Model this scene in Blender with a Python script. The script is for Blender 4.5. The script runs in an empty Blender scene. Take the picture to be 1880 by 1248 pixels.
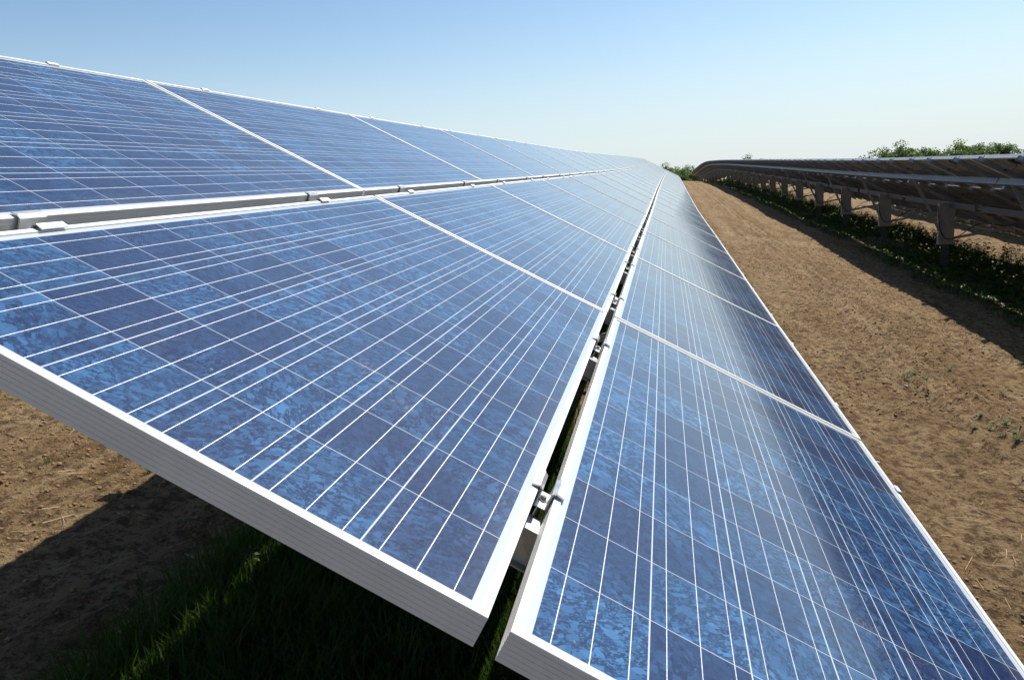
import bpy, bmesh, math, random
import numpy as np
from mathutils import Vector, Matrix
R = math.radians
random.seed(7); RNG = np.random.default_rng(11)
SC = bpy.context.scene
COL = SC.collection

# ------------------------------------------------------------------ camera, sky, sun, exposure
RX = [1.76429, 0.12149, -0.20739]                     # world -> camera rotation vector (solved from the panel corners)
def rotm(r):
    r = np.array(r); th = np.linalg.norm(r); k = r/th
    K = np.array([[0, -k[2], k[1]], [k[2], 0, -k[0]], [-k[1], k[0], 0]])
    return np.eye(3)+math.sin(th)*K+(1-math.cos(th))*K@K
CR = rotm(RX)
FPX = 1372.7
cd = bpy.data.cameras.new('camera'); cam = bpy.data.objects.new('camera', cd); COL.objects.link(cam)
cd.sensor_width = 36; cd.lens = 36*FPX/1880; cd.clip_start = 0.02; cd.clip_end = 8000
m4 = Matrix.Identity(4)
for i in range(3):
    m4[i][0] = CR[0, i]; m4[i][1] = -CR[1, i]; m4[i][2] = -CR[2, i]
cam.matrix_world = m4
SC.camera = cam

SUN_EL, SUN_AZ = R(53), R(31)                      # azimuth from +Y (along the rows) towards +X
world = bpy.data.worlds.new('World'); SC.world = world; world.use_nodes = True
wn = world.node_tree; wn.nodes.clear()
sky = wn.nodes.new('ShaderNodeTexSky'); sky.sky_type = 'NISHITA'; sky.sun_disc = False
sky.sun_elevation = SUN_EL; sky.sun_rotation = SUN_AZ
sky.air_density = 1.0; sky.dust_density = 0.7; sky.ozone_density = 2.0; sky.altitude = 100
bg = wn.nodes.new('ShaderNodeBackground'); bg.inputs['Strength'].default_value = 0.075
wo = wn.nodes.new('ShaderNodeOutputWorld')
# white balance of the clear sky, and the pale summer haze low over the horizon
wb = wn.nodes.new('ShaderNodeMix'); wb.data_type = 'RGBA'; wb.blend_type = 'MULTIPLY'; wb.inputs[0].default_value = 1.0
wb.inputs[7].default_value = (1.06, 1.16, 1.16, 1); wn.links.new(sky.outputs[0], wb.inputs[6])
wtc = wn.nodes.new('ShaderNodeTexCoord'); wsp = wn.nodes.new('ShaderNodeSeparateXYZ'); wn.links.new(wtc.outputs['Generated'], wsp.inputs[0])
wmr = wn.nodes.new('ShaderNodeMapRange'); wmr.interpolation_type = 'SMOOTHERSTEP'; wn.links.new(wsp.outputs[2], wmr.inputs[0])
wmr.inputs[1].default_value = .27; wmr.inputs[2].default_value = -.04; wmr.inputs[3].default_value = 0; wmr.inputs[4].default_value = .85
whz = wn.nodes.new('ShaderNodeMix'); whz.data_type = 'RGBA'; wn.links.new(wmr.outputs[0], whz.inputs[0]); wn.links.new(wb.outputs[2], whz.inputs[6])
whz.inputs[7].default_value = (6.5, 7.2, 7.6, 1)
wn.links.new(whz.outputs[2], bg.inputs[0]); wn.links.new(bg.outputs[0], wo.inputs[0])
sd = bpy.data.lights.new('sun', 'SUN'); sd.energy = 5.0; sd.angle = R(0.53); sd.color = (1.0, 0.94, 0.85)
sun = bpy.data.objects.new('sun', sd); COL.objects.link(sun)
sdir = Vector((math.cos(SUN_EL)*math.sin(SUN_AZ), math.cos(SUN_EL)*math.cos(SUN_AZ), math.sin(SUN_EL)))
sun.rotation_euler = sdir.to_track_quat('Z', 'Y').to_euler(); sun.location = (8, 20, 30)
SC.view_settings.view_transform = 'Standard'; SC.view_settings.look = 'None'
SC.view_settings.exposure = 0.6; SC.view_settings.gamma = 1.0

# ------------------------------------------------------------------ terrain and row lines
KN = np.array([0, 5, 10, 16, 24, 34, 44, 54, 66, 80, 100, 130, 170, 230.])
LAT = np.array([0, .0021, .0268, .0419, .0976, .1869, .2909, .3637, .3475, .12, -.3011, -.9, -1.6, -2.])
HH = np.array([0, .0935, .1916, .3132, .5109, .7658, 1.0068, 1.2556, 1.5319, 1.74, 1.1673, -.6, -2.2, -3.0])
def herm(v, Y):
    Y = np.asarray(Y, float); m = np.gradient(v, KN)
    i = np.clip(np.searchsorted(KN, Y)-1, 0, len(KN)-2); h = KN[i+1]-KN[i]; t = (Y-KN[i])/h
    o = (2*t**3-3*t**2+1)*v[i]+(t**3-2*t**2+t)*h*m[i]+(-2*t**3+3*t**2)*v[i+1]+(t**3-t**2)*h*m[i+1]
    o = np.where(Y < 0, v[0]+m[0]*Y, o)
    return np.where(Y > KN[-1], v[-1], o)
def lat(Y): return float(herm(LAT, Y))
def hgt(Y): return float(herm(HH, Y))
SLOPE = 0.1133
def ground(X, Y, rough=False):
    X = np.asarray(X, float); Y = np.asarray(Y, float)
    base = -1.70+.13*np.clip((Y-6)/12, 0, 1)
    g = base-SLOPE*25*np.tanh(X/25)+herm(HH, np.maximum(Y, -20))
    return g
def gz(x, y): return float(ground(x, y))+float(bumps(np.array([x]), np.array([y]))[0])

def _h(ix, iy, s):
    n = (ix.astype(np.int64)*374761393+iy.astype(np.int64)*668265263+s*974634777) & 0x7fffffff
    n = ((n ^ (n >> 13))*1274126177) & 0x7fffffff
    return ((n ^ (n >> 16)) & 0xffff)/65535.
def vnoise(x, y, s=0):
    ix = np.floor(x); iy = np.floor(y); fx = x-ix; fy = y-iy
    fx = fx*fx*(3-2*fx); fy = fy*fy*(3-2*fy)
    a = _h(ix, iy, s); b = _h(ix+1, iy, s); c = _h(ix, iy+1, s); d = _h(ix+1, iy+1, s)
    return (a*(1-fx)+b*fx)*(1-fy)+(c*(1-fx)+d*fx)*fy
def bumps(X, Y):
    """wheel ruts, clods and unevenness of the dirt, metres"""
    z = .07*(vnoise(X*.45+3, Y*.3, 1)-.5)+.035*(vnoise(X*1.7, Y*1.1, 2)-.5)
    z += .026*(vnoise(X*5+9, Y*4, 3)-.5)+.022*(vnoise(X*11, Y*10, 4)-.5)+.014*(vnoise(X*21, Y*19, 9)-.5)
    c = vnoise(X*9+40, Y*8, 5); c2 = vnoise(X*1.1, Y*.8, 6)
    z += .05*np.clip(c-.74, 0, 1)*np.clip(c2*2.2-.6, 0, 1)
    for xr, w, dep in ((1.45, .17, .022), (2.98, .18, .026), (2.02, .05, .030), (2.20, .045, .026), (2.36, .05, .030), (9.4, .2, .03), (8.2, .2, .03), (-4.9, .2, .02), (-6.2, .2, .02)):
        xw = 2.17 if 2 < xr < 2.4 else xr; wob = .12*(vnoise(Y*.22, Y*0+xw, 7)-.5)+.05*np.sin(Y*.35+xw)
        u = (X-xr-herm(LAT, Y)-wob)/w
        k = np.clip(vnoise(Y*.35, Y*0+xr*3, 8)*2-.3+(.75 if 2 < xr < 2.4 else 0), 0, 1)
        lug = .35*np.sign(np.sin((Y+np.abs(u)*.12)*2*math.pi/.17))*(np.abs(u) < .8)*(w > .1)
        z += k*dep*(-np.exp(-u**4)*(1+lug*.8)+.6*np.exp(-((np.abs(u)-1.35)/.3)**2))
    return z

# ------------------------------------------------------------------ mesh helpers
def mesh_np(name, V, F, mat=None, smooth=False, uv=None):
    """V (n,3), F list of equally sized faces (m,k) or list of such arrays"""
    me = bpy.data.meshes.new(name)
    Fs = F if isinstance(F, list) else [F]
    nl = sum(f.size for f in Fs); nf = sum(len(f) for f in Fs)
    me.vertices.add(len(V)); me.vertices.foreach_set('co', np.asarray(V, np.float32).ravel())
    me.loops.add(nl); me.loops.foreach_set('vertex_index', np.concatenate([f.ravel() for f in Fs]).astype(np.int32))
    me.polygons.add(nf)
    st = []; tot = []; a = 0
    for f in Fs:
        k = f.shape[1]; st.append(a+np.arange(len(f))*k); tot.append(np.full(len(f), k)); a += f.size
    me.polygons.foreach_set('loop_start', np.concatenate(st).astype(np.int32))
    me.polygons.foreach_set('loop_total', np.concatenate(tot).astype(np.int32))
    if smooth: me.polygons.foreach_set('use_smooth', np.ones(nf, bool))
    me.update(calc_edges=True); me.validate()
    if mat: me.materials.append(mat)
    return me
class MB:
    def __init__(s): s.v = []; s.f = []
    def add(s, vs, fs):
        o = len(s.v); s.v += [tuple(v) for v in vs]; s.f += [tuple(i+o for i in f) for f in fs]
    def box(s, x0, x1, y0, y1, z0, z1):
        s.add([(x0, y0, z0), (x1, y0, z0), (x1, y1, z0), (x0, y1, z0), (x0, y0, z1), (x1, y0, z1), (x1, y1, z1), (x0, y1, z1)],
              [(3, 2, 1, 0), (4, 5, 6, 7), (0, 1, 5, 4), (1, 2, 6, 5), (2, 3, 7, 6), (3, 0, 4, 7)])
    def sweep(s, prof, path, closed=True, caps=True):
        """prof: list of (a,b); path: list of (origin, A, B) frames; solid sweep"""
        n = len(prof); o = len(s.v)
        for P, A, B in path:
            for a, b in prof: s.v.append(tuple(Vector(P)+Vector(A)*a+Vector(B)*b))
        for i in range(len(path)-1):
            for j in range(n if closed else n-1):
                a = o+i*n+j; b = o+i*n+(j+1) % n
                s.f.append((a, b, b+n, a+n))
        if caps and closed:
            s.f.append(tuple(o+j for j in range(n))[::-1]); s.f.append(tuple(o+(len(path)-1)*n+j for j in range(n)))
    def bar(s, p, q, w, h, up=(0, 0, 1)):
        p = Vector(p); q = Vector(q); d = (q-p).normalized(); a = d.cross(Vector(up)).normalized(); b = a.cross(d)
        s.sweep([(-w/2, -h/2), (w/2, -h/2), (w/2, h/2), (-w/2, h/2)], [(p, a, b), (q, a, b)])
    def tube(s, pts, rad, n=8):
        pts = [Vector(p) for p in pts]; path = []
        rr = rad if isinstance(rad, (list, tuple)) else [rad]*len(pts)
        o = len(s.v)
        for i, p in enumerate(pts):
            d = (pts[min(i+1, len(pts)-1)]-pts[max(i-1, 0)]).normalized()
            a = d.cross(Vector((.31, .2, 1) if abs(d.z) < .95 else (1, .1, 0))).normalized(); b = a.cross(d)
            for j in range(n):
                t = 2*math.pi*j/n; s.v.append(tuple(p+(a*math.cos(t)+b*math.sin(t))*rr[i]))
        for i in range(len(pts)-1):
            for j in range(n):
                a = o+i*n+j; b = o+i*n+(j+1) % n; s.f.append((a, b, b+n, a+n))
        s.f.append(tuple(o+j for j in range(n))[::-1]); s.f.append(tuple(o+(len(pts)-1)*n+j for j in range(n)))
    def mesh(s, name, mat, smooth=False, bevel=0):
        me = bpy.data.meshes.new(name); me.from_pydata(s.v, [], s.f); me.update()
        bm = bmesh.new(); bm.from_mesh(me)
        bmesh.ops.recalc_face_normals(bm, faces=bm.faces)
        if bevel: bmesh.ops.bevel(bm, geom=list(bm.edges), offset=bevel, segments=1, affect='EDGES', profile=.5)
        if smooth:
            for f in bm.faces: f.smooth = True
        bm.to_mesh(me); bm.free()
        if mat: me.materials.append(mat)
        return me
def link(name, me, parent=None, mw=None):
    o = bpy.data.objects.new(name, me); COL.objects.link(o)
    if parent is not None: o.parent = parent
    if mw is not None: o.matrix_local = mw
    return o
def tag(o, label=None, cat=None, group=None, kind=None):
    if label: o['label'] = label
    if cat: o['category'] = cat
    if group: o['group'] = group
    if kind: o['kind'] = kind
    return o
def empty(name, mw):
    o = bpy.data.objects.new(name, None); o.empty_display_size = .1; COL.objects.link(o); o.matrix_world = mw
    return o
ORD = ['zeroth', 'first', 'second', 'third', 'fourth', 'fifth', 'sixth', 'seventh', 'eighth', 'ninth', 'tenth', 'eleventh', 'twelfth',
       'thirteenth', 'fourteenth', 'fifteenth', 'sixteenth', 'seventeenth', 'eighteenth', 'nineteenth']
def ordw(n):
    if n < 20: return ORD[n]
    t = ['', '', 'twent', 'thirt', 'fort', 'fift', 'sixt'][n//10]
    return t+'ieth' if n % 10 == 0 else t+'y-'+ORD[n % 10]

# ------------------------------------------------------------------ materials
class NT:
    def __init__(s, name):
        s.m = bpy.data.materials.new(name); s.m.use_nodes = True; s.t = s.m.node_tree; s.t.nodes.clear()
        s.out = s.t.nodes.new('ShaderNodeOutputMaterial')
    def n(s, ty, **kw):
        nd = s.t.nodes.new('ShaderNode'+ty)
        for k, v in kw.items(): setattr(nd, k, v)
        return nd
    def l(s, a, b): s.t.links.new(a, b)
    def setin(s, sock, v):
        if hasattr(v, 'default_value') or hasattr(v, 'links'): s.l(v, sock)
        else: sock.default_value = v
    def math(s, op, a, b=None, c=None):
        nd = s.n('Math', operation=op); s.setin(nd.inputs[0], a)
        if b is not None: s.setin(nd.inputs[1], b)
        if c is not None: s.setin(nd.inputs[2], c)
        return nd.outputs[0]
    def mix(s, f, a, b, mode='MIX'):
        nd = s.n('Mix', data_type='RGBA', blend_type=mode); s.setin(nd.inputs[0], f)
        s.setin(nd.inputs[6], a if not isinstance(a, tuple) else (*a, 1)[:4]); s.setin(nd.inputs[7], b if not isinstance(b, tuple) else (*b, 1)[:4])
        return nd.outputs[2]
    def noise(s, vec, scale, detail=4, rough=.55, dist=0, dim='3D'):
        nd = s.n('TexNoise', noise_dimensions=dim); s.l(vec, nd.inputs['Vector'])
        nd.inputs['Scale'].default_value = scale; nd.inputs['Detail'].default_value = detail
        nd.inputs['Roughness'].default_value = rough; nd.inputs['Distortion'].default_value = dist
        return nd
    def ramp(s, f, pts, interp='LINEAR'):
        nd = s.n('ValToRGB'); nd.color_ramp.interpolation = interp; el = nd.color_ramp.elements
        while len(el) < len(pts): el.new(.5)
        for e, (p, c) in zip(el, pts): e.position = p; e.color = (*c, 1) if len(c) == 3 else c
        s.l(f, nd.inputs[0]); return nd.outputs[0]
    def gray(s, f, a, b, lo=0., hi=1.):
        nd = s.n('MapRange'); s.l(f, nd.inputs[0])
        for i, v in enumerate((a, b, lo, hi)): nd.inputs[1+i].default_value = v
        return nd.outputs[0]
    def bsdf(s, **kw):
        b = s.n('BsdfPrincipled'); s.l(b.outputs[0], s.out.inputs[0])
        for k, v in kw.items(): s.setin(b.inputs[k], (*v, 1) if isinstance(v, tuple) and len(v) == 3 else v)
        return b
    def bump(s, h, strength=.3, dist=.01):
        b = s.n('Bump'); b.inputs['Strength'].default_value = strength; b.inputs['Distance'].default_value = dist
        s.l(h, b.inputs['Height']); return b.outputs[0]

PW, PL, PT = .9896, 1.955, .046          # panel width (down the slope), length (along the row), frame depth
CX, CY, MX, MY = .1566, .1598, .0250, .0187
def mat_cells():
    t = NT('polycrystalline_cells'); tc = t.n('TexCoord'); oi = t.n('ObjectInfo')
    sp = t.n('SeparateXYZ'); t.l(tc.outputs['Object'], sp.inputs[0]); x, y = sp.outputs[0], sp.outputs[1]
    u = t.math('DIVIDE', t.math('SUBTRACT', x, MX), CX); v = t.math('DIVIDE', t.math('SUBTRACT', y, MY), CY)
    iu, iv = t.math('FLOOR', u), t.math('FLOOR', v); fu, fv = t.math('FRACT', u), t.math('FRACT', v)
    # one random number triple for every cell of every panel
    cb = t.n('CombineXYZ'); t.l(iu, cb.inputs[0]); t.l(iv, cb.inputs[1]); t.l(t.math('MULTIPLY', oi.outputs['Random'], 977.), cb.inputs[2])
    wn_ = t.n('TexWhiteNoise', noise_dimensions='3D'); t.l(cb.outputs[0], wn_.inputs[0])
    rs = t.n('SeparateXYZ'); t.l(wn_.outputs['Color'], rs.inputs[0])
    # crystal grains: coordinates turned and shifted per cell, stretched and warped
    pv = t.n('CombineXYZ'); t.l(x, pv.inputs[0]); t.l(y, pv.inputs[1]); t.l(t.math('MULTIPLY', rs.outputs[0], 40.), pv.inputs[2])
    ro = t.n('VectorRotate', rotation_type='Z_AXIS'); t.l(pv.outputs[0], ro.inputs[0]); t.l(t.math('MULTIPLY', rs.outputs[1], 3.14), ro.inputs['Angle'])
    wz = t.noise(ro.outputs[0], 18, 2, .5)
    wm = t.n('VectorMath', operation='MULTIPLY_ADD'); t.l(wz.outputs['Color'], wm.inputs[0]); wm.inputs[1].default_value = (.018, .018, 0); t.l(ro.outputs[0], wm.inputs[2])
    sc_ = t.n('VectorMath', operation='SCALE'); t.l(wm.outputs[0], sc_.inputs[0]); t.l(t.math('ADD', .55, t.math('MULTIPLY', rs.outputs[1], 1.0)), sc_.inputs['Scale'])
    def vor(sx, sy, dist='EUCLIDEAN', rnd=1.):
        mp = t.n('VectorMath', operation='MULTIPLY'); t.l(sc_.outputs[0], mp.inputs[0]); mp.inputs[1].default_value = (sx, sy, 1)
        vo = t.n('TexVoronoi', voronoi_dimensions='3D', feature='F1', distance=dist); vo.inputs['Scale'].default_value = 1; vo.inputs['Randomness'].default_value = rnd
        t.l(mp.outputs[0], vo.inputs['Vector'])
        s_ = t.n('SeparateXYZ'); t.l(vo.outputs['Color'], s_.inputs[0]); return s_
    g1 = vor(72, 118, 'CHEBYCHEV'); g2 = vor(190, 330, 'MANHATTAN'); g3 = vor(40, 56, 'CHEBYCHEV'); g4 = vor(330, 330)
    region = t.noise(pv.outputs[0], 5.5, 2, .5).outputs['Fac']
    gate = t.gray(t.math('ADD', region, t.math('MULTIPLY', rs.outputs[2], .46)), .56, 1.02)
    def step(v_, a_, b_=.012): return t.gray(v_, a_, a_+b_)
    s1 = t.math('MULTIPLY', step(g1.outputs[0], .72), t.math('ADD', .35, t.math('MULTIPLY', g1.outputs[1], .65)))
    s2 = t.math('MULTIPLY', step(g2.outputs[1], .70), t.math('ADD', .25, t.math('MULTIPLY', g2.outputs[2], .5)))
    s3 = t.math('MULTIPLY', step(g3.outputs[2], .86), t.math('ADD', .35, t.math('MULTIPLY', g3.outputs[0], .55)))
    shard = t.math('MULTIPLY', t.math('MAXIMUM', t.math('MAXIMUM', s1, s2), s3), t.math('ADD', .05, t.math('MULTIPLY', gate, .74)))
    body = t.math('ADD', t.math('MULTIPLY', g1.outputs[2], .5), t.math('ADD', t.math('MULTIPLY', g2.outputs[0], .25), t.math('MULTIPLY', g4.outputs[0], .25)))
    base = t.mix(rs.outputs[2], (.0016, .0115, .060), (.0034, .029, .092))
    base = t.mix(t.gray(rs.outputs[0], .72, 1., 0, .7), base, (.0045, .0100, .050))
    colr = t.mix(t.gray(body, .25, .75), t.mix(.55, base, (.002, .0062, .034)), t.mix(.10, base, (.07, .16, .33)))
    colr = t.mix(shard, colr, (.046, .160, .345))
    # printed conductors
    inx = t.math('MULTIPLY', t.math('GREATER_THAN', u, 0.), t.math('LESS_THAN', u, 6.))
    iny = t.math('MULTIPLY', t.math('GREATER_THAN', v, 0.), t.math('LESS_THAN', v, 12.))
    ins = t.math('MULTIPLY', inx, iny)
    def line(f, pos, w):     # 1 inside the stripe
        return t.gray(t.math('ABSOLUTE', t.math('SUBTRACT', f, pos)), w*1.5, w*.6)
    bus = t.math('MAXIMUM', t.math('MAXIMUM', line(fu, .1667, .0042), line(fu, .8333, .0042)), line(fu, .5, .0042))
    gapu = t.gray(t.math('ABSOLUTE', t.math('SUBTRACT', fu, .5)), .4900, .4945)
    gapv = t.gray(t.math('ABSOLUTE', t.math('SUBTRACT', fv, .5)), .4940, .4970)
    gap = t.math('MAXIMUM', t.math('MAXIMUM', gapu, gapv), t.math('SUBTRACT', 1., ins))
    busext = t.math('MULTIPLY', bus, t.math('MULTIPLY', inx, t.math('LESS_THAN', t.math('ABSOLUTE', t.math('SUBTRACT', v, 6.)), 6.06)))
    colr = t.mix(gap, colr, (.42, .46, .51)); colr = t.mix(busext, colr, (.52, .54, .56))
    # dust film
    du = t.noise(tc.outputs['Object'], 3.2, 5, .6).outputs['Fac']; du2 = t.noise(tc.outputs['Object'], 160, 2, .5).outputs['Fac']
    dust = t.math('MULTIPLY', t.gray(du, .35, .8, .001, .024), t.gray(du2, .3, .75, .4, 1.3))
    edge = t.math('MULTIPLY', t.gray(x, .90, .975), t.gray(du, .35, .7, .02, .16))        # dirt washed down to the lower frame
    sm = t.noise(tc.outputs['Object'], 7.5, 3, .5, 1.6).outputs['Fac']
    mark = t.math('MULTIPLY', t.gray(t.math('ABSOLUTE', t.math('SUBTRACT', sm, .56)), .010, .003), t.gray(du, .54, .66, 0, .20))   # dried water rims
    sv = t.n('TexVoronoi'); sv.inputs['Scale'].default_value = 24; t.l(tc.outputs['Object'], sv.inputs['Vector'])
    ss = t.n('SeparateXYZ'); t.l(sv.outputs['Color'], ss.inputs[0])
    speck = t.math('MULTIPLY', t.gray(sv.outputs['Distance'], .075, .045), t.math('MULTIPLY', t.math('GREATER_THAN', ss.outputs[0], .90), .45))
    colr = t.mix(t.math('MAXIMUM', t.math('MAXIMUM', t.math('MAXIMUM', dust, edge), mark), speck), colr, (.34, .32, .29))
    bn = t.noise(tc.outputs['Object'], 420, 2, .6)
    bmp = t.bump(t.math('MULTIPLY', t.math('MULTIPLY', bn.outputs['Fac'], busext), 1.), .6, .0012)
    t.bsdf(**{'Base Color': colr, 'Metallic': t.math('MULTIPLY', busext, .55), 'Roughness': t.mix(busext, (.55, .55, .55), (.46, .46, .46)),
              'Specular IOR Level': .06, 'Normal': bmp, 'Coat Weight': 1., 'Coat IOR': 1.55, 'Coat Roughness': t.gray(du, .3, .8, .085, .14)})
    return t.m
def mat_metal(name, col, rough, metallic, var=.12, scale=18, bump=0):
    t = NT(name); tc = t.n('TexCoord'); nz = t.noise(tc.outputs['Object'], scale, 5, .6).outputs['Fac']
    c = t.mix(t.gray(nz, .3, .7), tuple(v*(1-var) for v in col), tuple(min(1, v*(1+var)) for v in col))
    kw = {'Base Color': c, 'Metallic': metallic, 'Roughness': t.gray(nz, .3, .7, rough*.85, rough*1.15)}
    if bump: kw['Normal'] = t.bump(t.noise(tc.outputs['Object'], 220, 3).outputs['Fac'], bump, .001)
    t.bsdf(**kw); return t.m
def mat_galv():
    t = NT('galvanised_steel'); tc = t.n('TexCoord')
    vo = t.n('TexVoronoi'); vo.inputs['Scale'].default_value = 55; t.l(tc.outputs['Object'], vo.inputs['Vector'])
    s_ = t.n('SeparateXYZ'); t.l(vo.outputs['Color'], s_.inputs[0]); nz = t.noise(tc.outputs['Object'], 6, 5, .6).outputs['Fac']
    c = t.mix(s_.outputs[0], (.30, .31, .32), (.42, .43, .44)); c = t.mix(t.gray(nz, .5, .8, 0, .55), c, (.33, .30, .26))
    t.bsdf(**{'Base Color': c, 'Metallic': .75, 'Roughness': t.gray(s_.outputs[1], 0, 1, .38, .55)}); return t.m
def mat_plain(name, c1, c2, scale, rough=.85, spec=.3, bump=0., bscale=60, trans=0.):
    t = NT(name); tc = t.n('TexCoord'); nz = t.noise(tc.outputs['Object'], scale, 5, .6).outputs['Fac']
    kw = {'Base Color': t.mix(t.gray(nz, .3, .7), c1, c2), 'Roughness': rough, 'Specular IOR Level': spec}
    if bump: kw['Normal'] = t.bump(t.noise(tc.outputs['Object'], bscale, 4).outputs['Fac'], bump, .01)
    t.bsdf(**kw); return t.m
def mat_leaf(name, c1, c2, scale, transl=.45):
    t = NT(name); tc = t.n('TexCoord'); ge = t.n('NewGeometry'); nz = t.noise(tc.outputs['Object'], scale, 3, .6).outputs['Fac']
    f = t.math('ADD', t.math('MULTIPLY', t.gray(nz, .3, .7), .6), t.math('MULTIPLY', ge.outputs['Random Per Island'], .4))
    c = t.mix(f, c1, c2)
    b = t.n('BsdfPrincipled'); t.l(c, b.inputs['Base Color']); b.inputs['Roughness'].default_value = .5; b.inputs['Specular IOR Level'].default_value = .35
    tr = t.n('BsdfTranslucent'); t.l(t.mix(.5, c, (.13, .25, .02)), tr.inputs[0])
    mx = t.n('MixShader'); mx.inputs[0].default_value = transl; t.l(b.outputs[0], mx.inputs[1]); t.l(tr.outputs[0], mx.inputs[2])
    t.l(mx.outputs[0], t.out.inputs[0]); return t.m
def mat_dirt():
    t = NT('dry_dirt'); tc = t.n('TexCoord'); P_ = tc.outputs['Object']
    big = t.noise(P_, .35, 5, .6).outputs['Fac']; mid = t.noise(P_, 2.2, 7, .68, .4).outputs['Fac']
    fine = t.noise(P_, 14, 8, .74).outputs['Fac']; grit = t.noise(P_, 75, 6, .75).outputs['Fac']; dots = t.noise(P_, 33, 3, .6).outputs['Fac']
    st = t.n('VectorMath', operation='MULTIPLY'); t.l(P_, st.inputs[0]); st.inputs[1].default_value = (5.5, .55, 1)
    streak = t.noise(st.outputs[0], 1.0, 6, .65).outputs['Fac']
    tr = t.n('Attribute', attribute_name='compaction')
    c = t.ramp(mid, [(.28, (0.115, 0.071, 0.033)), (.46, (0.198, 0.125, 0.060)), (.60, (0.261, 0.175, 0.089)), (.78, (0.336, 0.245, 0.135))])
    c = t.mix(t.gray(big, .35, .7, 0, .45), c, (0.249, 0.155, 0.069))
    pale = t.math('MAXIMUM', t.math('MULTIPLY', t.gray(streak, .5, .66), .7), t.math('MULTIPLY', tr.outputs['Fac'], t.gray(mid, .3, .6, .35, 1.)))
    c = t.mix(t.math('MULTIPLY', pale, .95), c, (0.373, 0.271, 0.154))
    c = t.mix(t.gray(fine, .53, .42, 0, .8), c, (0.060, 0.034, 0.017))
    c = t.mix(t.gray(fine, .55, .68, 0, .45), c, (0.331, 0.239, 0.142))
    c = t.mix(t.gray(grit, .54, .70, 0, .6), c, (0.373, 0.279, 0.174))
    c = t.mix(t.gray(grit, .46, .32, 0, .7), c, (0.054, 0.031, 0.015))
    c = t.mix(t.gray(dots, .57, .66, 0, .75), c, (0.042, 0.025, 0.012))
    vo = t.n('TexVoronoi'); vo.inputs['Scale'].default_value = 26; t.l(P_, vo.inputs['Vector'])
    vs = t.n('SeparateXYZ'); t.l(vo.outputs['Color'], vs.inputs[0])
    peb = t.math('MULTIPLY', t.gray(vo.outputs['Distance'], .34, .1), t.math('GREATER_THAN', vs.outputs[0], .80))
    c = t.mix(t.math('MULTIPLY', peb, .5), c, (.25, .17, .10))
    h = t.math('ADD', t.math('MULTIPLY', fine, .7), t.math('ADD', t.math('MULTIPLY', grit, .35), t.math('MULTIPLY', peb, .3)))
    h = t.math('ADD', h, t.math('MULTIPLY', mid, .8))
    t.bsdf(**{'Base Color': c, 'Roughness': .95, 'Specular IOR Level': .1, 'Normal': t.bump(h, 1., .07)}); return t.m

M_CELL = mat_cells()
M_FRAME = mat_metal('anodised_frame', (.66, .655, .635), .42, .25, .05, 9)
M_BACK = mat_plain('backsheet', (.30, .285, .26), (.37, .355, .33), 5, .6, .3)
M_BLACK = mat_plain('black_plastic', (.014, .014, .015), (.03, .03, .03), 20, .5, .4)
M_GALV = mat_galv()
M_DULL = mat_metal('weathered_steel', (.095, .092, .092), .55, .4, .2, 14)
M_POST = mat_metal('zinc_post', (.33, .30, .26), .55, .35, .18, 9, .2)
M_CLAMP = mat_metal('clamp_aluminium', (.66, .66, .65), .38, .8, .08, 40)
M_STEEL = mat_metal('bolt_steel', (.55, .55, .54), .3, .95, .1, 60)
M_PILE = mat_metal('driven_pile_steel', (.085, .075, .065), .7, .4, .3, 12, .3)
M_DIRT = mat_dirt()
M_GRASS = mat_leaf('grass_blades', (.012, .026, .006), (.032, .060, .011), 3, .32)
M_WEED = mat_leaf('weed_leaves', (.026, .048, .011), (.075, .115, .024), 4)
M_TREE = mat_leaf('tree_leaves', (.060, .092, .038), (.115, .160, .064), .5, .4)
M_BARK = mat_plain('bark', (.07, .055, .042), (.13, .105, .08), 8, .9, .2, .5, 30)
M_STONE = mat_plain('pale_stone', (.36, .32, .27), (.52, .48, .42), 30, .9, .2, .4, 80)
M_CLOD = mat_plain('dirt_clods', (.155, .096, .048), (.31, .21, .118), 9, .95, .1, .5, 90)

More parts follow.
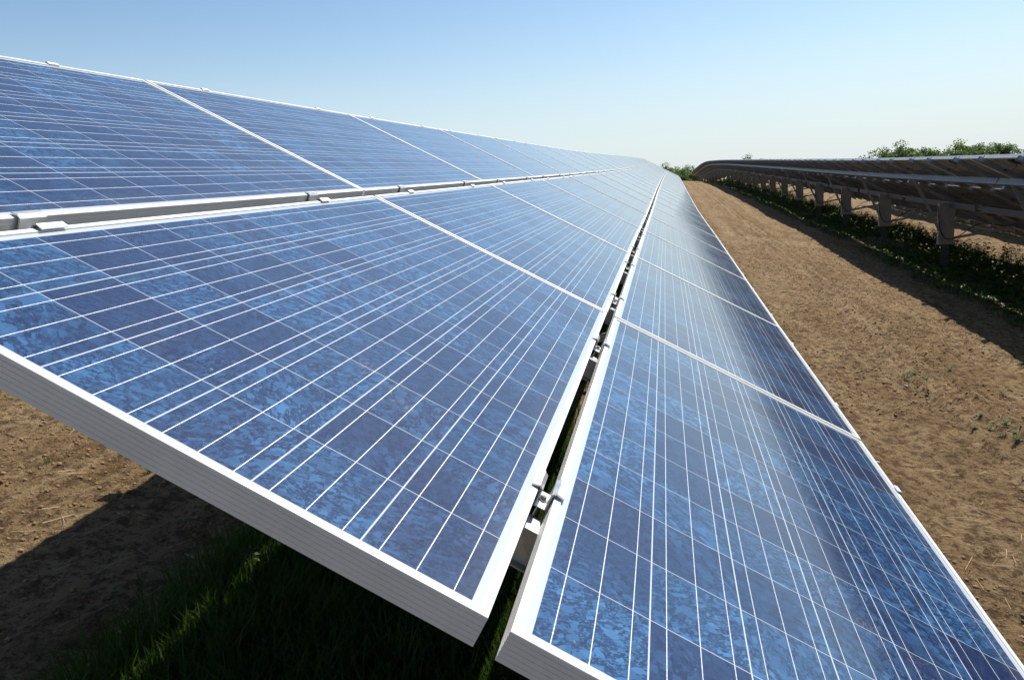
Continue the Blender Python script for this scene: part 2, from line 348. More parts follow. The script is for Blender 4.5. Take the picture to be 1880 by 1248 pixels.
# ------------------------------------------------------------------ ground: one sheet out to the horizon
def build_ground():
    def axis(lo, hi, step, far0, far1, g):
        a = list(np.arange(lo, hi+1e-6, step)); s = step
        while a[-1] < far1: s = min(s*g, 120); a.append(a[-1]+s)
        s = step
        while a[0] > far0: s = min(s*g, 120); a.insert(0, a[0]-s)
        return np.array(a)
    xs = axis(-5.0, 4.3, .027, -2500, 2500, 1.09); ys = axis(-.5, 11.5, .04, -300, 4200, 1.022)
    X, Y = np.meshgrid(xs, ys); Z = ground(X, Y)+bumps(X, Y)*np.clip((160-Y)/120, 0, 1)
    V = np.stack([X, Y, Z], -1).reshape(-1, 3); nx, ny = len(xs), len(ys)
    i = (np.arange(ny-1)[:, None]*nx+np.arange(nx-1)[None]).ravel()
    F = np.stack([i, i+1, i+1+nx, i+nx], -1)
    print('ground verts', len(V))
    me = mesh_np('ground', V, F, M_DIRT, True)
    x, y = V[:, 0], V[:, 1]; L_ = herm(LAT, y)
    cp = np.zeros(len(V))
    for xr, w in ((1.45, .20), (2.98, .22), (2.17, .21), (-4.9, .25), (-6.2, .25), (9.4, .2), (8.2, .2)):
        wob = .12*(vnoise(y*.22, y*0+xr, 7)-.5)+.05*np.sin(y*.35+xr)
        cp = np.maximum(cp, np.exp(-((x-xr-L_-wob)/w)**4)*np.clip(vnoise(y*.35, y*0+xr*3, 8)*2-.3+(.55 if xr == 2.17 else 0), 0, 1)*(.35+.65*np.clip(vnoise(x*6, y*1.5, 61)*2-.4, 0, 1)))
    cp = np.maximum(cp, .8*np.clip(vnoise(x*1.2, y*.45, 51)*2.2-1.1, 0, 1))
    a = me.attributes.new('compaction', 'FLOAT', 'POINT'); a.data.foreach_set('value', cp.astype(np.float32))
    tag(link('ground', me), kind='structure')
build_ground()

# ------------------------------------------------------------------ array rows
TILT = .51627; C0 = Vector((math.cos(TILT), 0, -math.sin(TILT))); PITCH = 1.97
G1, G2 = .05015, .03133
G1T = .0385; TIER = [G1-G1T, PW+G1, 2*PW+G1+G2]
class Row:
    def __init__(s, X, Z, Y0, sl): s.X, s.Z, s.Y0, s.sl = X, Z, Y0, sl
    def p(s, Y): return Vector((s.X+lat(Y), Y, s.Z+hgt(Y)+s.sl*Y))
    def frame(s, Y, L=.5):
        a, b = s.p(Y), s.p(Y+L); ey = (b-a).normalized(); ex = (C0-ey*C0.dot(ey)).normalized(); ez = ex.cross(ey)
        m = Matrix.Identity(4)
        for i in range(3): m[i][0] = ex[i]; m[i][1] = ey[i]; m[i][2] = ez[i]; m[i][3] = a[i]
        return m
LEFT = Row(-1.9874, .4932, .7651, 0); RIGHT = Row(3.9484, -.1795, 9.2435-5*PITCH, .0017); THIRD = Row(8.92, -.742, 7.6, .0017)

def panel_meshes():
    W, L, T = PW, PL, PT
    prof = [(.0125, -.0024), (.0125, 0), (.0008, 0), (0, -.0008)]       # (inwards, up): lip, top flange, outer wall with fine grooves
    for k in range(1, 6):
        z = -T*k/6-.0006*k*0
        prof += [(0, z+.0006), (.0009, z+.0003), (.0009, z-.0003), (0, z-.0006)]
    prof += [(0, -T), (.030, -T), (.030, -T+.002), (.002, -T+.002), (.002, -.0064), (.0110, -.0064)]
    cor = [((0, 0), (1, 1)), ((W, 0), (-1, 1)), ((W, L), (-1, -1)), ((0, L), (1, -1))]
    mb = MB(); n = len(prof)
    for (cx, cy), (sx, sy) in cor:
        for a, b in prof: mb.v.append((cx+sx*a, cy+sy*a, b))
    for i in range(4):
        for j in range(n):
            a = i*n+j; b = i*n+(j+1) % n; a2 = ((i+1) % 4)*n+j; b2 = ((i+1) % 4)*n+(j+1) % n
            mb.f.append((a, b, b2, a2))
    fr = mb.mesh('frame', M_FRAME)
    g = MB(); g.box(.0113, W-.0113, .0113, L-.0113, -.0062, -.0026); cs = g.mesh('cell_sheet', M_CELL)
    g = MB(); g.box(.0113, W-.0113, .0113, L-.0113, -.0073, -.0064); bs = g.mesh('backsheet', M_BACK)
    g = MB(); g.box(.10, .215, L/2-.075, L/2+.075, -.030, -.0075); jb = g.mesh('junction_box', M_BLACK, bevel=.004)
    g = MB()
    for sy in (-1, 1):
        y0 = L/2+sy*.05
        pts = [(.21, y0, -.022), (.25, y0+sy*.05, -.035), (.28, y0+sy*.18, -.075), (.27, y0+sy*.36, -.085), (.24, y0+sy*.55, -.06), (.235, y0+sy*.7, -.052)]
        g.tube(pts, .0035, 6); g.tube([(.268, y0+sy*.30, -.083), (.268, y0+sy*.40, -.083)], .008, 6)
    cb = g.mesh('cable', M_BLACK, True)
    return fr, cs, bs, jb, cb
PM = panel_meshes()
# the first panel, then copies of it and of each of its parts
proto = empty('solar_panel', Matrix.Identity(4))
proto_parts = [link(nm, me, proto) for nm, me in zip(('frame', 'cell_sheet', 'backsheet', 'junction_box', 'cable'), PM)]
used = [False]
def place_panel(row, k, tier, label, group):
    Y = row.Y0+k*PITCH; m = row.frame(Y, PL)
    jit = Matrix.Translation((random.uniform(-.0012, .0012), random.uniform(-.002, .002), random.uniform(-.001, .001)))
    rot = Matrix.Rotation(random.uniform(-.0012, .0012), 4, 'Y') @ Matrix.Rotation(random.uniform(-.0008, .0008), 4, 'X')
    mw = m @ Matrix.Translation((TIER[tier], 0, 0)) @ jit @ rot
    if not used[0]:
        o = proto; used[0] = True
    else:
        o = proto.copy(); COL.objects.link(o)
        for c in proto_parts:
            cc = c.copy(); COL.objects.link(cc); cc.parent = o
    o.matrix_world = mw; tag(o, label, 'solar panel', group)
TN = ['top', 'middle', 'bottom']
NL, NR, N3 = 32, 53, 15
for k in range(NL):
    for ti in range(3):
        place_panel(LEFT, k, ti, 'blue solar panel in the %s tier of the near array, %s from its near end' % (TN[ti], ordw(k+1)), 'blue solar panels of the near array')
VIS = (5, 5, 6)
for k in range(NR):
    for ti in range(3):
        q = k-VIS[ti]
        lb = ('solar panel seen from behind, %s tier of right-hand array, %s from the photo\'s right edge' % (TN[ti], ordw(q+1))) if q >= 0 else \
             ('solar panel in the %s tier of right-hand array, %s one beyond the photo\'s right edge' % (TN[ti], ordw(-q)))
        place_panel(RIGHT, k, ti, lb, 'solar panels of the right-hand array')
for k in range(N3):
    for ti in range(3):
        place_panel(THIRD, k, ti, 'solar panel in the %s tier of the array hidden behind the right-hand array, %s along' % (TN[ti], ordw(k+1)), 'solar panels of the hidden far array')

# ------------------------------------------------------------------ racks
RAF = (.40, 1.515)                                      # rafters under each panel, metres from its near end
def clamp_mesh(g, name):
    """bent strip bridging the gap g between two frames, bolted down in its middle"""
    h = g/2; w = min(.011, h-.0045)
    pl = [(-h-.0135, .0030), (-h-.0005, .0055), (-h+.0040, .0020), (-w, -.030), (w, -.030), (h-.0040, .0020), (h+.0005, .0055), (h+.0135, .0030)]
    mb = MB(); th = .0032; L = .030
    def offs(pts, d):
        out = []
        for i, p in enumerate(pts):
            a = Vector(pts[max(i-1, 0)]); b = Vector(pts[min(i+1, len(pts)-1)]); t = (b-a).normalized(); out.append((p[0]-t.y*d, p[1]+t.x*d))
        return out
    up = offs(pl, th); prof = pl+up[::-1]
    mb.sweep([(a, b) for a, b in prof], [((0, -L, 0), (1, 0, 0), (0, 0, 1)), ((0, L, 0), (1, 0, 0), (0, 0, 1))])
    # non-convex end caps are split into quads
    n = len(pl); mb.f = mb.f[:-2]; o = 0; N = len(prof)
    for base in (0, N):
        for i in range(n-1): mb.f.append((base+i, base+i+1, base+N-2-i, base+N-1-i))
    return mb.mesh(name, M_CLAMP)
def endclamp_mesh(sgn, name):
    mb = MB(); th = .0032
    pl = [(sgn*.0105, .0012), (-sgn*.0005, .0030), (-sgn*.004, .0020), (-sgn*.0045, -.042), (-sgn*.026, -.044)]
    o = 0; N = 2*len(pl); L = .022
    pr = pl+[(a-(sgn*.0 if i < 2 else sgn*th), b+(th if i < 2 or i == 4 else .001)) for i, (a, b) in list(enumerate(pl))[::-1]]
    mb.sweep(pr, [((0, -L, 0), (1, 0, 0), (0, 0, 1)), ((0, L, 0), (1, 0, 0), (0, 0, 1))]); mb.f = mb.f[:-2]
    n = len(pl)
    for base in (0, N):
        for i in range(n-1): mb.f.append((base+i, base+i+1, base+N-2-i, base+N-1-i))
    return mb.mesh(name, M_CLAMP)
def bolt_mesh():
    mb = MB()
    def cyl(r, z0, z1, n): mb.tube([(0, 0, z0), (0, 0, z1)], r, n)
    cyl(.0078, -.0265, -.0250, 16); cyl(.0058, -.0249, -.0195, 6); cyl(.0036, -.062, -.0301, 8); cyl(.0028, -.0194, -.0190, 8)
    return mb.mesh('bolt', M_STEEL)
CL1, CL2, CLT, CLB, BOLT = clamp_mesh(G1T, 'clamp'), clamp_mesh(G2, 'clamp'), endclamp_mesh(1, 'clamp'), endclamp_mesh(-1, 'clamp'), bolt_mesh()
def rafter_mesh():
    mb = MB()   # top-hat rail lying down the slope, local x = down the slope
    w, b, f, h, t = .022, .030, .048, .060, .003
    pr = [(-f, -h), (-b, -h), (-w, -t), (w, -t), (b, -h), (f, -h), (f, -h+t), (b+.002, -h+t), (w+.002, 0), (-w-.002, 0), (-b-.002, -h+t), (-f, -h+t)]
    x0, x1 = -.045, 3.085
    o = len(mb.v)
    mb.sweep(pr, [((x0, 0, -PT), (0, 1, 0), (0, 0, 1)), ((x1, 0, -PT), (0, 1, 0), (0, 0, 1))]); mb.f = mb.f[:-2]
    N = len(pr)
    for base in (0, N):
        for i in range(5): mb.f.append((base+i, base+i+1, base+N-2-i, base+N-1-i))
    return mb.mesh('rafter', M_GALV)
RAFT = rafter_mesh()
RB = -PT-.0603                                          # underside of the rafters
CSEC = lambda w, h, t: [(-w/2, 0), (w/2, 0), (w/2, -t), (-w/2+t, -t), (-w/2+t, -h+t), (w/2, -h+t), (w/2, -h), (-w/2, -h)]
def purlin_mesh(row, Ya, Yb, tpos, ntop, w, h, org, name, vert=False):
    mb = MB(); n = max(2, int((Yb-Ya)/.9)+1); path = []
    for i in range(n):
        Y = Ya+(Yb-Ya)*i/(n-1); f = row.frame(Y); ex, ey, ez = f.col[0].to_3d(), f.col[1].to_3d(), f.col[2].to_3d()
        if vert: ex, ez = Vector((1, 0, 0)), Vector((0, 0, 1))
        P = f @ Vector((tpos, 0, ntop)); path.append((org @ P, ex, ez))
    pr = CSEC(w, h, .004); N = len(pr); o = 0
    mb.sweep(pr, path, caps=False)
    for base in (0, N*(n-1)):
        for q in ((0, 1, 2, 3), (0, 3, 4, 7), (4, 5, 6, 7)): mb.f.append(tuple(base+i for i in q))
    return mb.mesh(name, M_GALV)
TPOST, NPOST = 1.26, -.27
def build_rack(row, k0, k1, postY, label, group, bolts):
    Y0 = row.Y0+k0*PITCH; Y1 = row.Y0+k1*PITCH
    base = row.p(Y0)+C0*TPOST; base.z = float(ground(base.x, Y0))
    root = empty('mounting_rack', Matrix.Translation(base)); tag(root, label, 'mounting rack', group)
    inv = Matrix.Translation(-base)
    ya, yb = Y0-.0, Y1-.035
    link('purlin', purlin_mesh(row, ya, yb, .50, RB-.0005, .055, .085, inv, 'purlin'), root)
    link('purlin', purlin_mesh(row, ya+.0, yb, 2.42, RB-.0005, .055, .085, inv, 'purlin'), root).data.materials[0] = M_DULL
    for Y in postY:
        a_, b_ = max(Y-1.2, row.Y0+.3), min(Y+2.5, row.Y0+PITCH*(NR if row is RIGHT else NL if row is LEFT else N3)-.1)
        if Y0 <= Y < Y1 and b_-a_ > .5:
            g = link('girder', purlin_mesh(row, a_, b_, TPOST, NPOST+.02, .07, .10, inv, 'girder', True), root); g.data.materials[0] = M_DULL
    for k in range(k0, k1):
        for s in RAF:
            Y = row.Y0+k*PITCH+s; f = inv @ row.frame(Y, .2)
            link('rafter', RAFT, root, f @ Matrix.Translation((0, -.055, 0)))
            for me, t in ((CLT, G1-G1T), (CL1, PW+G1-G1T/2), (CL2, 2*PW+G1+G2/2), (CLB, 3*PW+G1+G2)):
                c = link('clamp', me, root, f @ Matrix.Translation((t, random.uniform(-.012, .012)-.0, 0)))
                if bolts and me in (CL1, CL2): link('bolt', BOLT, c)
    for Y in postY:
        if not (Y0 <= Y < Y1): continue
        hd = inv @ (row.frame(Y) @ Vector((TPOST, 0, NPOST-.12))); gl = float(ground(base.x+hd.x, Y))-base.z
        x, y, zt = hd.x, hd.y, hd.z
        H = .63
        mb = MB(); w = .128; fl = .085                   # galvanised sleeve: C plate facing along the row, flanged both sides
        pr = [(-w, 0), (w, 0), (w, fl), (w-.006, fl), (w-.006, .006), (-w+.006, .006), (-w+.006, fl), (-w, fl)]
        mb.sweep(pr, [((x, y-.06, zt-H), (1, 0, 0), (0, 1, 0)), ((x, y-.06, zt+.10), (1, 0, 0), (0, 1, 0))], caps=False)
        for b_ in (0, 8):
            for q in ((0, 1, 4, 5), (1, 2, 3, 4), (0, 5, 6, 7)): mb.f.append(tuple(b_+i for i in q))
        for bx, bz in ((-.085, .10), (.085, .10), (-.085, .52), (.085, .52)):
            mb.tube([(x+bx, y-.075, zt-H+bz), (x+bx, y-.0601, zt-H+bz)], .014, 6)
        post = link('post', mb.mesh('post', M_POST), root)
        mb = MB(); a = .055; t = .008                   # driven I section
        for b_ in ((-a, a, -.048, -.048+t), (-a, a, .048-t, .048), (-t/2, t/2, -.048+t, .048-t)):
            mb.box(x+b_[0], x+b_[1], y-.004+b_[2], y-.004+b_[3], gl-.6, zt-.18)
        link('pile', mb.mesh('pile', M_PILE), post)
        fr = inv @ row.frame(Y)
        up_ = fr @ Vector((.50, 0, RB-.09)); lo_ = fr @ Vector((2.42, 0, RB-.09))
        b1 = MB(); b1.bar((x-.05, y-.085, zt-H+.10), (up_.x, y-.085, up_.z+.03), .05, .012, (0, 1, 0)); link('brace', b1.mesh('brace', M_GALV), root)
        b2 = MB(); b2.bar((x+.05, y-.085, zt-H+.10), (lo_.x, y-.085, lo_.z+.03), .045, .012, (0, 1, 0)); link('brace', b2.mesh('brace', M_GALV), root)
        hb = MB(); a_ = fr @ Vector((.62, .06, RB-.003)); b_ = fr @ Vector((2.30, .06, RB-.003))
        for dt in (.62, 1.26, 2.30):
            pass
        q0 = fr @ Vector((.45, .10, RB-.088)); q1 = fr @ Vector((2.47, .10, RB-.088)); dz = Vector((0, 0, -.055))
        hb.bar(q0+dz*.9, q1+dz*.9, .05, .08, (0, 1, 0)); hb.box(x-.035, x+.035, y+.06, y+.14, zt+.0, (q0.z+q1.z)/2-.02)
        link('cross_beam', hb.mesh('cross_beam', M_GALV), root)
        cb = MB(); ctl = [Vector(q) for q in ((x-.15, y-.085, zt+.05), (x-.13, y-.10, zt-.30), (x-.02, y-.095, zt-.52), (x+.17, y-.09, zt-.50), (x+.55, y-.03, zt-.30), (x+1.0, y+.02, lo_.z+.02))]
        cp_ = []
        for i in range(len(ctl)-1):
            p0, p1, p2, p3 = ctl[max(i-1, 0)], ctl[i], ctl[i+1], ctl[min(i+2, len(ctl)-1)]
            for q in range(6):
                t = q/6; cp_.append(.5*((2*p1)+(p2-p0)*t+(2*p0-5*p1+4*p2-p3)*t*t+(3*p1-p0-3*p2+p3)*t**3))
        cb.tube(cp_+[ctl[-1]], .008, 6); link('cable', cb.mesh('cable', M_BLACK, True), root)
def rack_set(row, N, ph, lab, group, bolts):
    posts = [ph+2*PITCH*i for i in range(-8, 40)]
    i = 0
    for k0 in range(0, N, 6):
        i += 1; build_rack(row, k0, min(k0+6, N), posts, lab % ordw(i), group, i <= bolts)
rack_set(LEFT, NL, LEFT.Y0+3.4, 'galvanised steel rack carrying the near blue array, %s section from its near end', 'racks under the near array', 2)
rack_set(RIGHT, NR, 14.74, 'galvanised steel rack on posts under the right-hand array, %s section from the right', 'racks under the right-hand array', 0)
rack_set(THIRD, N3, THIRD.Y0+1.0, 'steel rack of the array hidden behind the right-hand array, %s section', 'racks under the hidden array', 0)

# ------------------------------------------------------------------ plants
def blades(name, px, py, hmin, hmax, wid, lean, mat, seg=2):
    n = len(px); hz = RNG.uniform(hmin, hmax, n); pz = ground(px, py)+bumps(px, py)-.01
    th = RNG.uniform(0, 2*math.pi, n); ph = RNG.uniform(0, 2*math.pi, n); ln = RNG.uniform(.1, 1, n)*lean
    w = wid*RNG.uniform(.6, 1.3, n); sx, sy = np.cos(th)*w, np.sin(th)*w; lx, ly = np.cos(ph)*ln*hz, np.sin(ph)*ln*hz
    P0 = np.stack([px, py, pz], -1); S = np.stack([sx, sy, 0*sx], -1)
    P1 = P0+np.stack([lx*.3, ly*.3, hz*.6], -1); P2 = P0+np.stack([lx, ly, hz*.95], -1)
    V = np.stack([P0-S, P0+S, P1-S*.8, P1+S*.8, P2], 1).reshape(-1, 3)
    i = np.arange(n)*5
    return mesh_np(name, V, [np.stack([i, i+1, i+3, i+2], -1), np.stack([i+2, i+3, i+4], -1)], mat)
def leafy(P0, P1, n, size, spread, rng):
    """leaf quads along stems from P0 to P1 (arrays)"""
    N = len(P0); t = rng.uniform(.15, 1.05, (N, n, 1)); c = P0[:, None]*(1-t)+P1[:, None]*t
    a = rng.uniform(0, 2*math.pi, (N, n)); el = rng.uniform(-.3, .7, (N, n)); L = size*rng.uniform(.6, 1.3, (N, n))*(1.15-.5*t[..., 0])
    d = np.stack([np.cos(a)*np.cos(el), np.sin(a)*np.cos(el), np.sin(el)], -1); s = np.stack([-np.sin(a), np.cos(a), rng.uniform(-.5, .5, (N, n))], -1)
    c = c+d*spread*(1.1-t)
    e = d*L[..., None]; w = s*(L*.30)[..., None]; dr = np.zeros_like(e); dr[..., 2] = -L*.18
    V = np.stack([c, c+e*.45+w, c+e+dr, c+e*.45-w], 2).reshape(-1, 3)
    i = np.arange(N*n)*4
    return V, np.stack([i, i+1, i+2, i+3], -1)
def weed_mesh(name, P0, H, n, size, spread, rng):
    P1 = P0+np.stack([rng.normal(0, .12, len(P0))*H, rng.normal(0, .12, len(P0))*H, H], -1)
    V, F = leafy(P0, P1, n, size, spread, rng)
    # thin stems
    w = .003; S = np.array([w, 0, 0]); Vs = np.stack([P0-S, P0+S, P1+S*.5, P1-S*.5], 1).reshape(-1, 3); i = np.arange(len(P0))*4+len(V)
    return mesh_np(name, np.concatenate([V, Vs]), np.concatenate([F, np.stack([i, i+1, i+2, i+3], -1)]), M_WEED)
def scatter(n, x0, x1, y0, y1, dens):
    x = RNG.uniform(x0, x1, n); y = y0+(y1-y0)*RNG.uniform(0, 1, n); k = RNG.uniform(0, 1, n) < dens(x, y); return x[k], y[k]
# grass under the near array
gd = lambda x, y: np.clip(vnoise(x*1.3, y*1.3, 21)*2.6-.35, .06, 1)*np.clip((x+2.0)/.6, 0, 1)*np.clip((.55-x)/.4, .0, 1)
x, y = scatter(150000, -2.0, .6, .2, 4.2, gd); x2, y2 = scatter(40000, -2.0, .6, 4.2, 12, gd); x = np.concatenate([x, x2]); y = np.concatenate([y, y2])
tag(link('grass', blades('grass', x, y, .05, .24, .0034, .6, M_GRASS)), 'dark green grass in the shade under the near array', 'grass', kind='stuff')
def strip_grass(n, ya, yb, h0, h1, w):
    yy = ya+(yb-ya)*RNG.uniform(0, 1, n)**1.7; u = RNG.uniform(-.1, 2.4, n); k = RNG.uniform(0, 1, n) < np.clip(vnoise(u*1.5, yy*1.1, 77)*2.6-.9+u*.45, 0, 1)
    yy, u = yy[k], u[k]; xx = RIGHT.X+u+herm(LAT, yy)
    return blades('grass', xx, yy, h0, h1, w, .8, M_GRASS)
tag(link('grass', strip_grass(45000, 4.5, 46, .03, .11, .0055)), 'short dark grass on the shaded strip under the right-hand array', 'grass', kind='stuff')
# weeds under the right-hand array, and the strip under the hidden one
def strip(row, ya, yb, n, nm, lab, hs, size):
    xx, yy = scatter(n, -.45, 2.1, 0, 1, lambda a, b: np.clip(vnoise(a*1.6+7, b*70, 31)*2.2-.35, 0, 1)*np.clip((a+.55)/.8, 0, 1))
    yy = ya+(yb-ya)*yy**1.6; X = row.X+.35+xx+herm(LAT, yy)
    P0 = np.stack([X, yy, ground(X, yy)+bumps(X, yy)-.01], -1)
    H = RNG.uniform(.5, 1.2, len(xx))*hs*(.22+.9*np.clip((xx-.5)/.9, 0, 1))*(.5+vnoise(xx*.9, yy*.7, 33))
    tag(link(nm, weed_mesh(nm, P0, H, 11, size, .03, RNG)), lab, 'weeds', kind='stuff')
strip(RIGHT, 5.5, 48, 7000, 'weeds', 'leafy green weeds growing in a strip under the right-hand array', .30, .085)
strip(RIGHT, 48, 85, 1500, 'weeds', 'low green weeds under the far end of the right-hand array', .30, .13)
# taller single weeds that stand up against the sunlit dirt
M_TUFT = mat_leaf('fresh_weed_leaves', (.055, .092, .016), (.105, .160, .032), 6, .4)
def plant_proto(seed, H, n, stems, mat):
    rng = np.random.default_rng(seed); P0 = np.stack([rng.normal(0, .04, stems), rng.normal(0, .04, stems), np.zeros(stems)], -1)
    P1 = P0+np.stack([rng.normal(0, .28, stems)*H, rng.normal(0, .28, stems)*H, H*rng.uniform(.65, 1, stems)], -1)
    V, F = leafy(P0, P1, n, .075*H/.4, .03, rng); w = .004; S = np.array([w, 0, 0])
    Vs = np.stack([P0-S, P0+S, P1+S*.5, P1-S*.5], 1).reshape(-1, 3); i = np.arange(stems)*4+len(V)
    return mesh_np('leaves', V, F, mat), mesh_np('stem', Vs, np.stack([i, i+1, i+2, i+3], -1)-len(V), mat)
PP = [plant_proto(s, h, n, st, m) for s, h, n, st, m in ((1, .42, 22, 6, M_WEED), (2, .36, 18, 7, M_WEED), (3, .5, 20, 5, M_WEED), (4, .30, 24, 8, M_TUFT))]
def put_plant(v, x, y, sc, name, label, group, cat='weed'):
    o = empty(name, Matrix.Translation((x, y, gz(x, y)-.01)) @ Matrix.Rotation(random.uniform(0, 6.28), 4, 'Z') @ Matrix.Scale(sc, 4))
    link('leaves', PP[v][0], o); link('stem', PP[v][1], o); tag(o, label, cat, group)
for i in range(34):
    yy = 9.5+22*(i/34)**1.5+random.uniform(-.3, .3); xx = 5.55+lat(yy)+random.uniform(-.25, .5)
    put_plant(i % 3, xx, yy, random.uniform(.75, 1.15), 'tall_weed', 'tall leafy weed standing against the sunlit dirt behind the right-hand posts', 'tall weeds under the right-hand array')
for i in range(7):
    yy = random.uniform(1.3, 4.0); xx = random.uniform(-1.9, -.3)
    put_plant(i % 3, xx, yy, random.uniform(.25, .5), 'tall_weed', 'broad leafed weed among the shaded grass under the near array', 'weeds in the grass under the near array')
# small tufts on the bare dirt
for xx, yy in ((1.99, 6.79), (2.12, 6.72), (2.44, 7.14), (2.74, 6.65), (2.20, 5.78), (2.16, 5.54), (2.18, 5.37), (2.33, 5.70), (2.04, 5.44), (2.22, 5.23), (2.3, 5.5), (2.08, 6.9), (2.62, 6.5)):
    put_plant(3, xx, yy, random.uniform(.13, .26), 'weed_tuft', 'small green weed tuft on the bare dirt track between the arrays', 'weed tufts on the dirt track')
def tuft_mesh(seed):
    rng = np.random.default_rng(seed); n = 26; th = rng.uniform(0, 6.28, n); ln = rng.uniform(.2, .9, n); h = rng.uniform(.05, .13, n)
    P0 = np.stack([rng.normal(0, .02, n), rng.normal(0, .02, n), 0*h], -1); w = .003; S = np.stack([np.cos(th+1.5)*w, np.sin(th+1.5)*w, 0*h], -1)
    D = np.stack([np.cos(th)*ln*h, np.sin(th)*ln*h, h], -1); V = np.stack([P0-S, P0+S, P0+D*.6+S*.8, P0+D], 1).reshape(-1, 3); i = np.arange(n)*4
    return mesh_np('tuft', V, np.stack([i, i+1, i+2, i+3], -1), M_GRASS)
TM = [tuft_mesh(s) for s in (1, 2, 3)]
for i in range(12):
    xx = random.uniform(-4.6, -2.3); yy = random.uniform(1.8, 5.5)
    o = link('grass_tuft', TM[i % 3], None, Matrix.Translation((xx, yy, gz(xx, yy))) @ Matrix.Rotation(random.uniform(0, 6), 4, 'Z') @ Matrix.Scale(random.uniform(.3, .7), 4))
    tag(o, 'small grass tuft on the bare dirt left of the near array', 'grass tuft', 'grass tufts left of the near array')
# clods and stones
def clod_field(name, xs, ys, r, mat):
    n = len(xs); base = np.array([(1, 0, 0), (0, 1, 0), (-1, 0, 0), (0, -1, 0), (0, 0, .8), (0, 0, -.6)], float)
    F0 = np.array([(0, 1, 4), (1, 2, 4), (2, 3, 4), (3, 0, 4), (1, 0, 5), (2, 1, 5), (3, 2, 5), (0, 3, 5)])
    V = base[None]*(1+RNG.uniform(-.35, .35, (n, 6, 1)))*r[:, None, None]; a = RNG.uniform(0, 6.28, n); ca, sa = np.cos(a)[:, None], np.sin(a)[:, None]
    V = np.stack([V[..., 0]*ca-V[..., 1]*sa, V[..., 0]*sa+V[..., 1]*ca, V[..., 2]], -1)
    V += np.stack([xs, ys, ground(xs, ys)+bumps(xs, ys)+r*.15], -1)[:, None]
    return mesh_np(name, V.reshape(-1, 3), (F0[None]+(np.arange(n)*6)[:, None, None]).reshape(-1, 3), mat, False)
xs = np.concatenate([RNG.uniform(.7, 4.4, 60000), RNG.uniform(-7, -1.6, 30000)]); ys = np.concatenate([1+RNG.uniform(0, 1, 60000)**1.5*18, RNG.uniform(.5, 9, 30000)])
kk = vnoise(xs*1.4, ys*1.0, 41) > .38; xs, ys = xs[kk], ys[kk]
tag(link('dirt_clods', clod_field('dirt_clods', xs, ys, .003+.014*RNG.uniform(0, 1, len(xs))**7, M_CLOD)), 'crumbs and clods of dry dirt on the track', 'dirt', kind='stuff')
n = 900; xs = np.concatenate([RNG.uniform(.8, 4.2, 600), RNG.uniform(-5.5, -1.8, 300)]); ys = np.concatenate([1.5+RNG.uniform(0, 1, 600)**1.4*13, RNG.uniform(1, 6, 300)])
a = RNG.uniform(0, 6.28, n); L = RNG.uniform(.015, .07, n); zz = ground(xs, ys)+bumps(xs, ys)+.006
d = np.stack([np.cos(a)*L, np.sin(a)*L, RNG.uniform(-.004, .012, n)], -1); w = np.stack([-np.sin(a), np.cos(a), 0*a], -1)*.0014; c = np.stack([xs, ys, zz], -1)
up = np.array([0, 0, .0022]); V = np.stack([c-d-w, c-d+w, c+d+w, c+d-w, c-d+up, c+d+up], 1).reshape(-1, 3); i = np.arange(n)*6
tag(link('dry_straw', mesh_np('dry_straw', V, [np.stack([i, i+4, i+5, i+3], -1), np.stack([i+1, i+2, i+5, i+4], -1)], mat_plain('dry_straw', (.26, .20, .11), (.42, .34, .21), 20))), 'bits of dry straw scattered on the dirt', 'straw', kind='stuff')
def stone_mesh(seed):
    bm = bmesh.new(); bmesh.ops.create_icosphere(bm, subdivisions=2, radius=.03); rg = random.Random(seed)
    ax = [Vector((rg.gauss(0, 1), rg.gauss(0, 1), rg.gauss(0, 1))).normalized() for _ in range(6)]
    for v in bm.verts:
        for a in ax:
            dd = v.co.dot(a)-.021
            if dd > 0: v.co -= a*dd*.8
        v.co.z *= .7
    me = bpy.data.meshes.new('stone'); bm.to_mesh(me); bm.free(); me.materials.append(M_STONE); return me
SM = [stone_mesh(s) for s in (1, 2, 3)]
for q, (xx, yy, sc, lb) in enumerate(((1.89, 6.46, .55, 'small white stone beside the wheel track, left of a weed tuft'), (1.40, 8.84, .5, 'small pale stone near the lower edge of the near array'),
        (1.2, 4.6, .45, 'pale pebble on the dirt close to the near array in the foreground'), (2.74, 6.4, .4, 'pale pebble beside the weed tuft nearest the shadow edge'))):
    tag(link('stone', SM[q % 3], None, Matrix.Translation((xx, yy, gz(xx, yy)+.006)) @ Matrix.Rotation(q*1.3, 4, 'Z') @ Matrix.Scale(sc, 4)), lb, 'stone', 'pale stones on the dirt track')

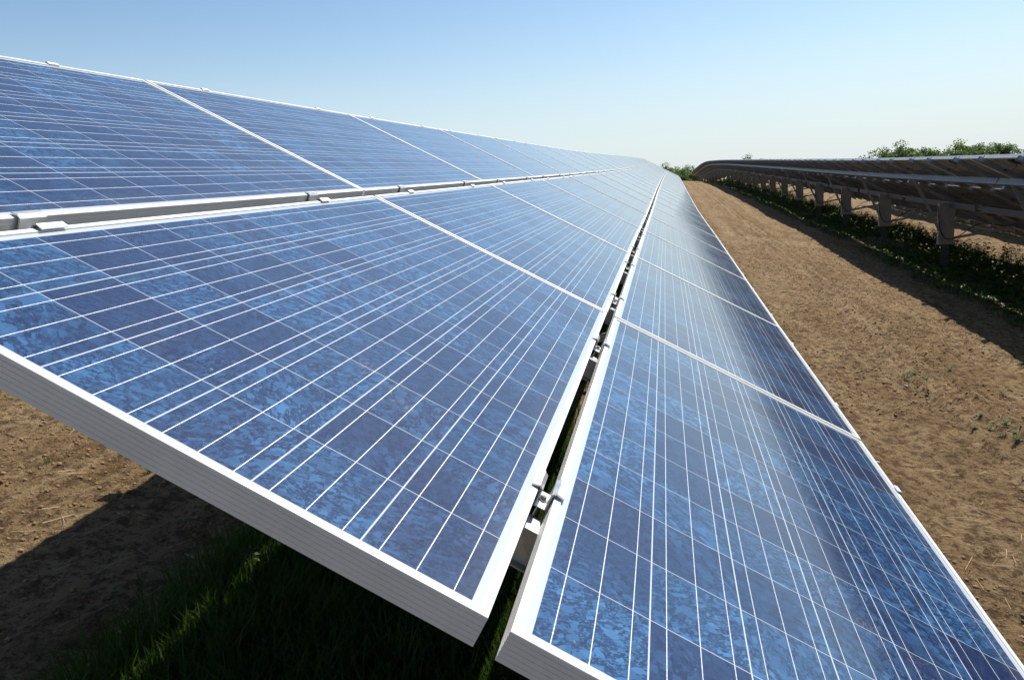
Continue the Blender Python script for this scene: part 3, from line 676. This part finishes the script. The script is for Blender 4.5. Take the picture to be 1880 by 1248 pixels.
# ------------------------------------------------------------------ far trees
def tree_mesh(seed, H, Wd, form):
    rng = np.random.default_rng(seed); rd = random.Random(seed)
    tb = MB(); tips = []
    tr = H*.028
    pts = [(0, 0, -.5)]; x = y = 0
    for i in range(1, 7):
        x += rd.gauss(0, .05)*H*.12; y += rd.gauss(0, .05)*H*.12; pts.append((x, y, H*.78*i/6))
    tb.tube(pts, [tr*(1-.8*i/6) for i in range(7)], 7)
    nb = 11
    for b in range(nb):
        z0 = H*(.2+.5*b/nb); a = b*2.4+rd.random(); L = Wd*.5*(.55+.5*rd.random())*(1-.45*abs(b/nb-.35))
        q = Vector((0, 0, z0)); e = q+Vector((math.cos(a)*L, math.sin(a)*L, H*(.10+.16*rd.random()))); mid = (q+e)/2+Vector((0, 0, .04*H))
        tb.tube([q, mid, e], [tr*.45, tr*.28, tr*.08], 5); tips += [e, mid.lerp(e, .5)]
    tips += [Vector((x, y, H*.85)), Vector((x*.8, y*.8, H*.72))]
    cl = []
    for tpt in tips:
        for _ in range(3):
            cl.append((tpt+Vector((rd.gauss(0, .11)*Wd, rd.gauss(0, .11)*Wd, rd.gauss(0, .06)*H)), Wd*(.09+.10*rd.random())))
    Vs = []
    for c, r in cl:
        n = int(95*form); d = rng.normal(0, 1, (n, 3)); d /= np.linalg.norm(d, axis=1)[:, None]; d *= (rng.uniform(.15, 1, (n, 1))**.6)*r; d[:, 2] *= .75
        Vs.append(np.array(c)[None]+d)
    C = np.concatenate(Vs); n = len(C); s = H*.017*rng.uniform(.6, 1.5, (n, 1))
    A = rng.normal(0, 1, (n, 3)); A /= np.linalg.norm(A, axis=1)[:, None]; B = np.cross(A, rng.normal(0, 1, (n, 3))); B /= np.linalg.norm(B, axis=1)[:, None]
    V = np.stack([C-A*s, C+B*s*.6, C+A*s, C-B*s*.6], 1).reshape(-1, 3); i = np.arange(n)*4
    return tb.mesh('trunk', M_BARK), mesh_np('crown', V, np.stack([i, i+1, i+2, i+3], -1), M_TREE)
TREES = [tree_mesh(1, 8, 6.4, 1.2), tree_mesh(2, 8, 5.4, 1.0), tree_mesh(3, 8, 7.5, 1.1), tree_mesh(4, 8, 4.8, .6)]
def ray(px, py):
    v = CR.T @ np.array([(px-940)/FPX, (py-624)/FPX, 1.]); return v
def put_tree(v, px, top, D, label, group, sc=1., wf=1.):
    d = ray(px, top); d = d*D/d[1]; x, ztop = d[0], d[2]; zb = float(ground(x, D)); h = ztop-zb; s = h/8.0*1.0
    o = empty('tree', Matrix.Translation((x, D, zb)) @ Matrix.Rotation(random.uniform(0, 6.28), 4, 'Z') @ Matrix.Diagonal((s*wf, s*wf, s, 1)))
    link('trunk', TREES[v][0], o); link('crown', TREES[v][1], o); tag(o, label, 'tree', group)
G = 'trees behind the right-hand array'
for v, px, top, D, lb in (
    (2, 1618, 277, 150, 'low spreading green tree, leftmost of the trees rising above the right-hand array'),
    (0, 1654, 266, 148, 'tallest dense tree in the left clump above the right-hand array'),
    (1, 1680, 272, 152, 'bushy tree directly right of the tallest in the left clump'),
    (3, 1706, 267, 156, 'slim airy tree standing between the two clumps above the right-hand array'),
    (2, 1730, 281, 158, 'lowest tree in the dip between the two clumps above the right-hand array'),
    (3, 1752, 269, 150, 'narrow tree at the left edge of the right clump of trees'),
    (0, 1771, 262, 152, 'round dark tree in the left half of the right clump'),
    (1, 1796, 266, 149, 'lighter green tree in the middle of the right clump'),
    (1, 1822, 261, 153, 'bushy tree second from the right end of the tree clumps'),
    (3, 1843, 257, 151, 'airy tallest tree at the right end of the tree clumps')):
    put_tree(v, px, top, D, lb, G, wf=1.05)
for v, px, top, D, lb in ((0, 1362, 290.5, 200, 'tree top barely showing above the middle of the right-hand array'), (1, 1392, 291.5, 205, 'smaller tree top just right of another, above the right-hand array')):
    put_tree(v, px, top, D, lb, G, wf=1.)
for v, px, top, D, lb in (
    (0, 1222, 304, 180, 'tree touching the far end of the near array'), (2, 1233, 308, 190, 'broad tree between the arrays, second from the near array'),
    (1, 1242, 310, 185, 'middle tree of the far tree line between the arrays'), (0, 1252, 308, 188, 'round tree of the far tree line, fourth from the near array'),
    (2, 1262, 307, 192, 'tree where the far tree line meets the right-hand array'), (1, 1272, 312, 195, 'far tree half hidden behind the end of the right-hand array')):
    put_tree(v, px, top, D, lb, 'far tree line between the arrays', wf=1.05)
print('objects', len(bpy.data.objects))
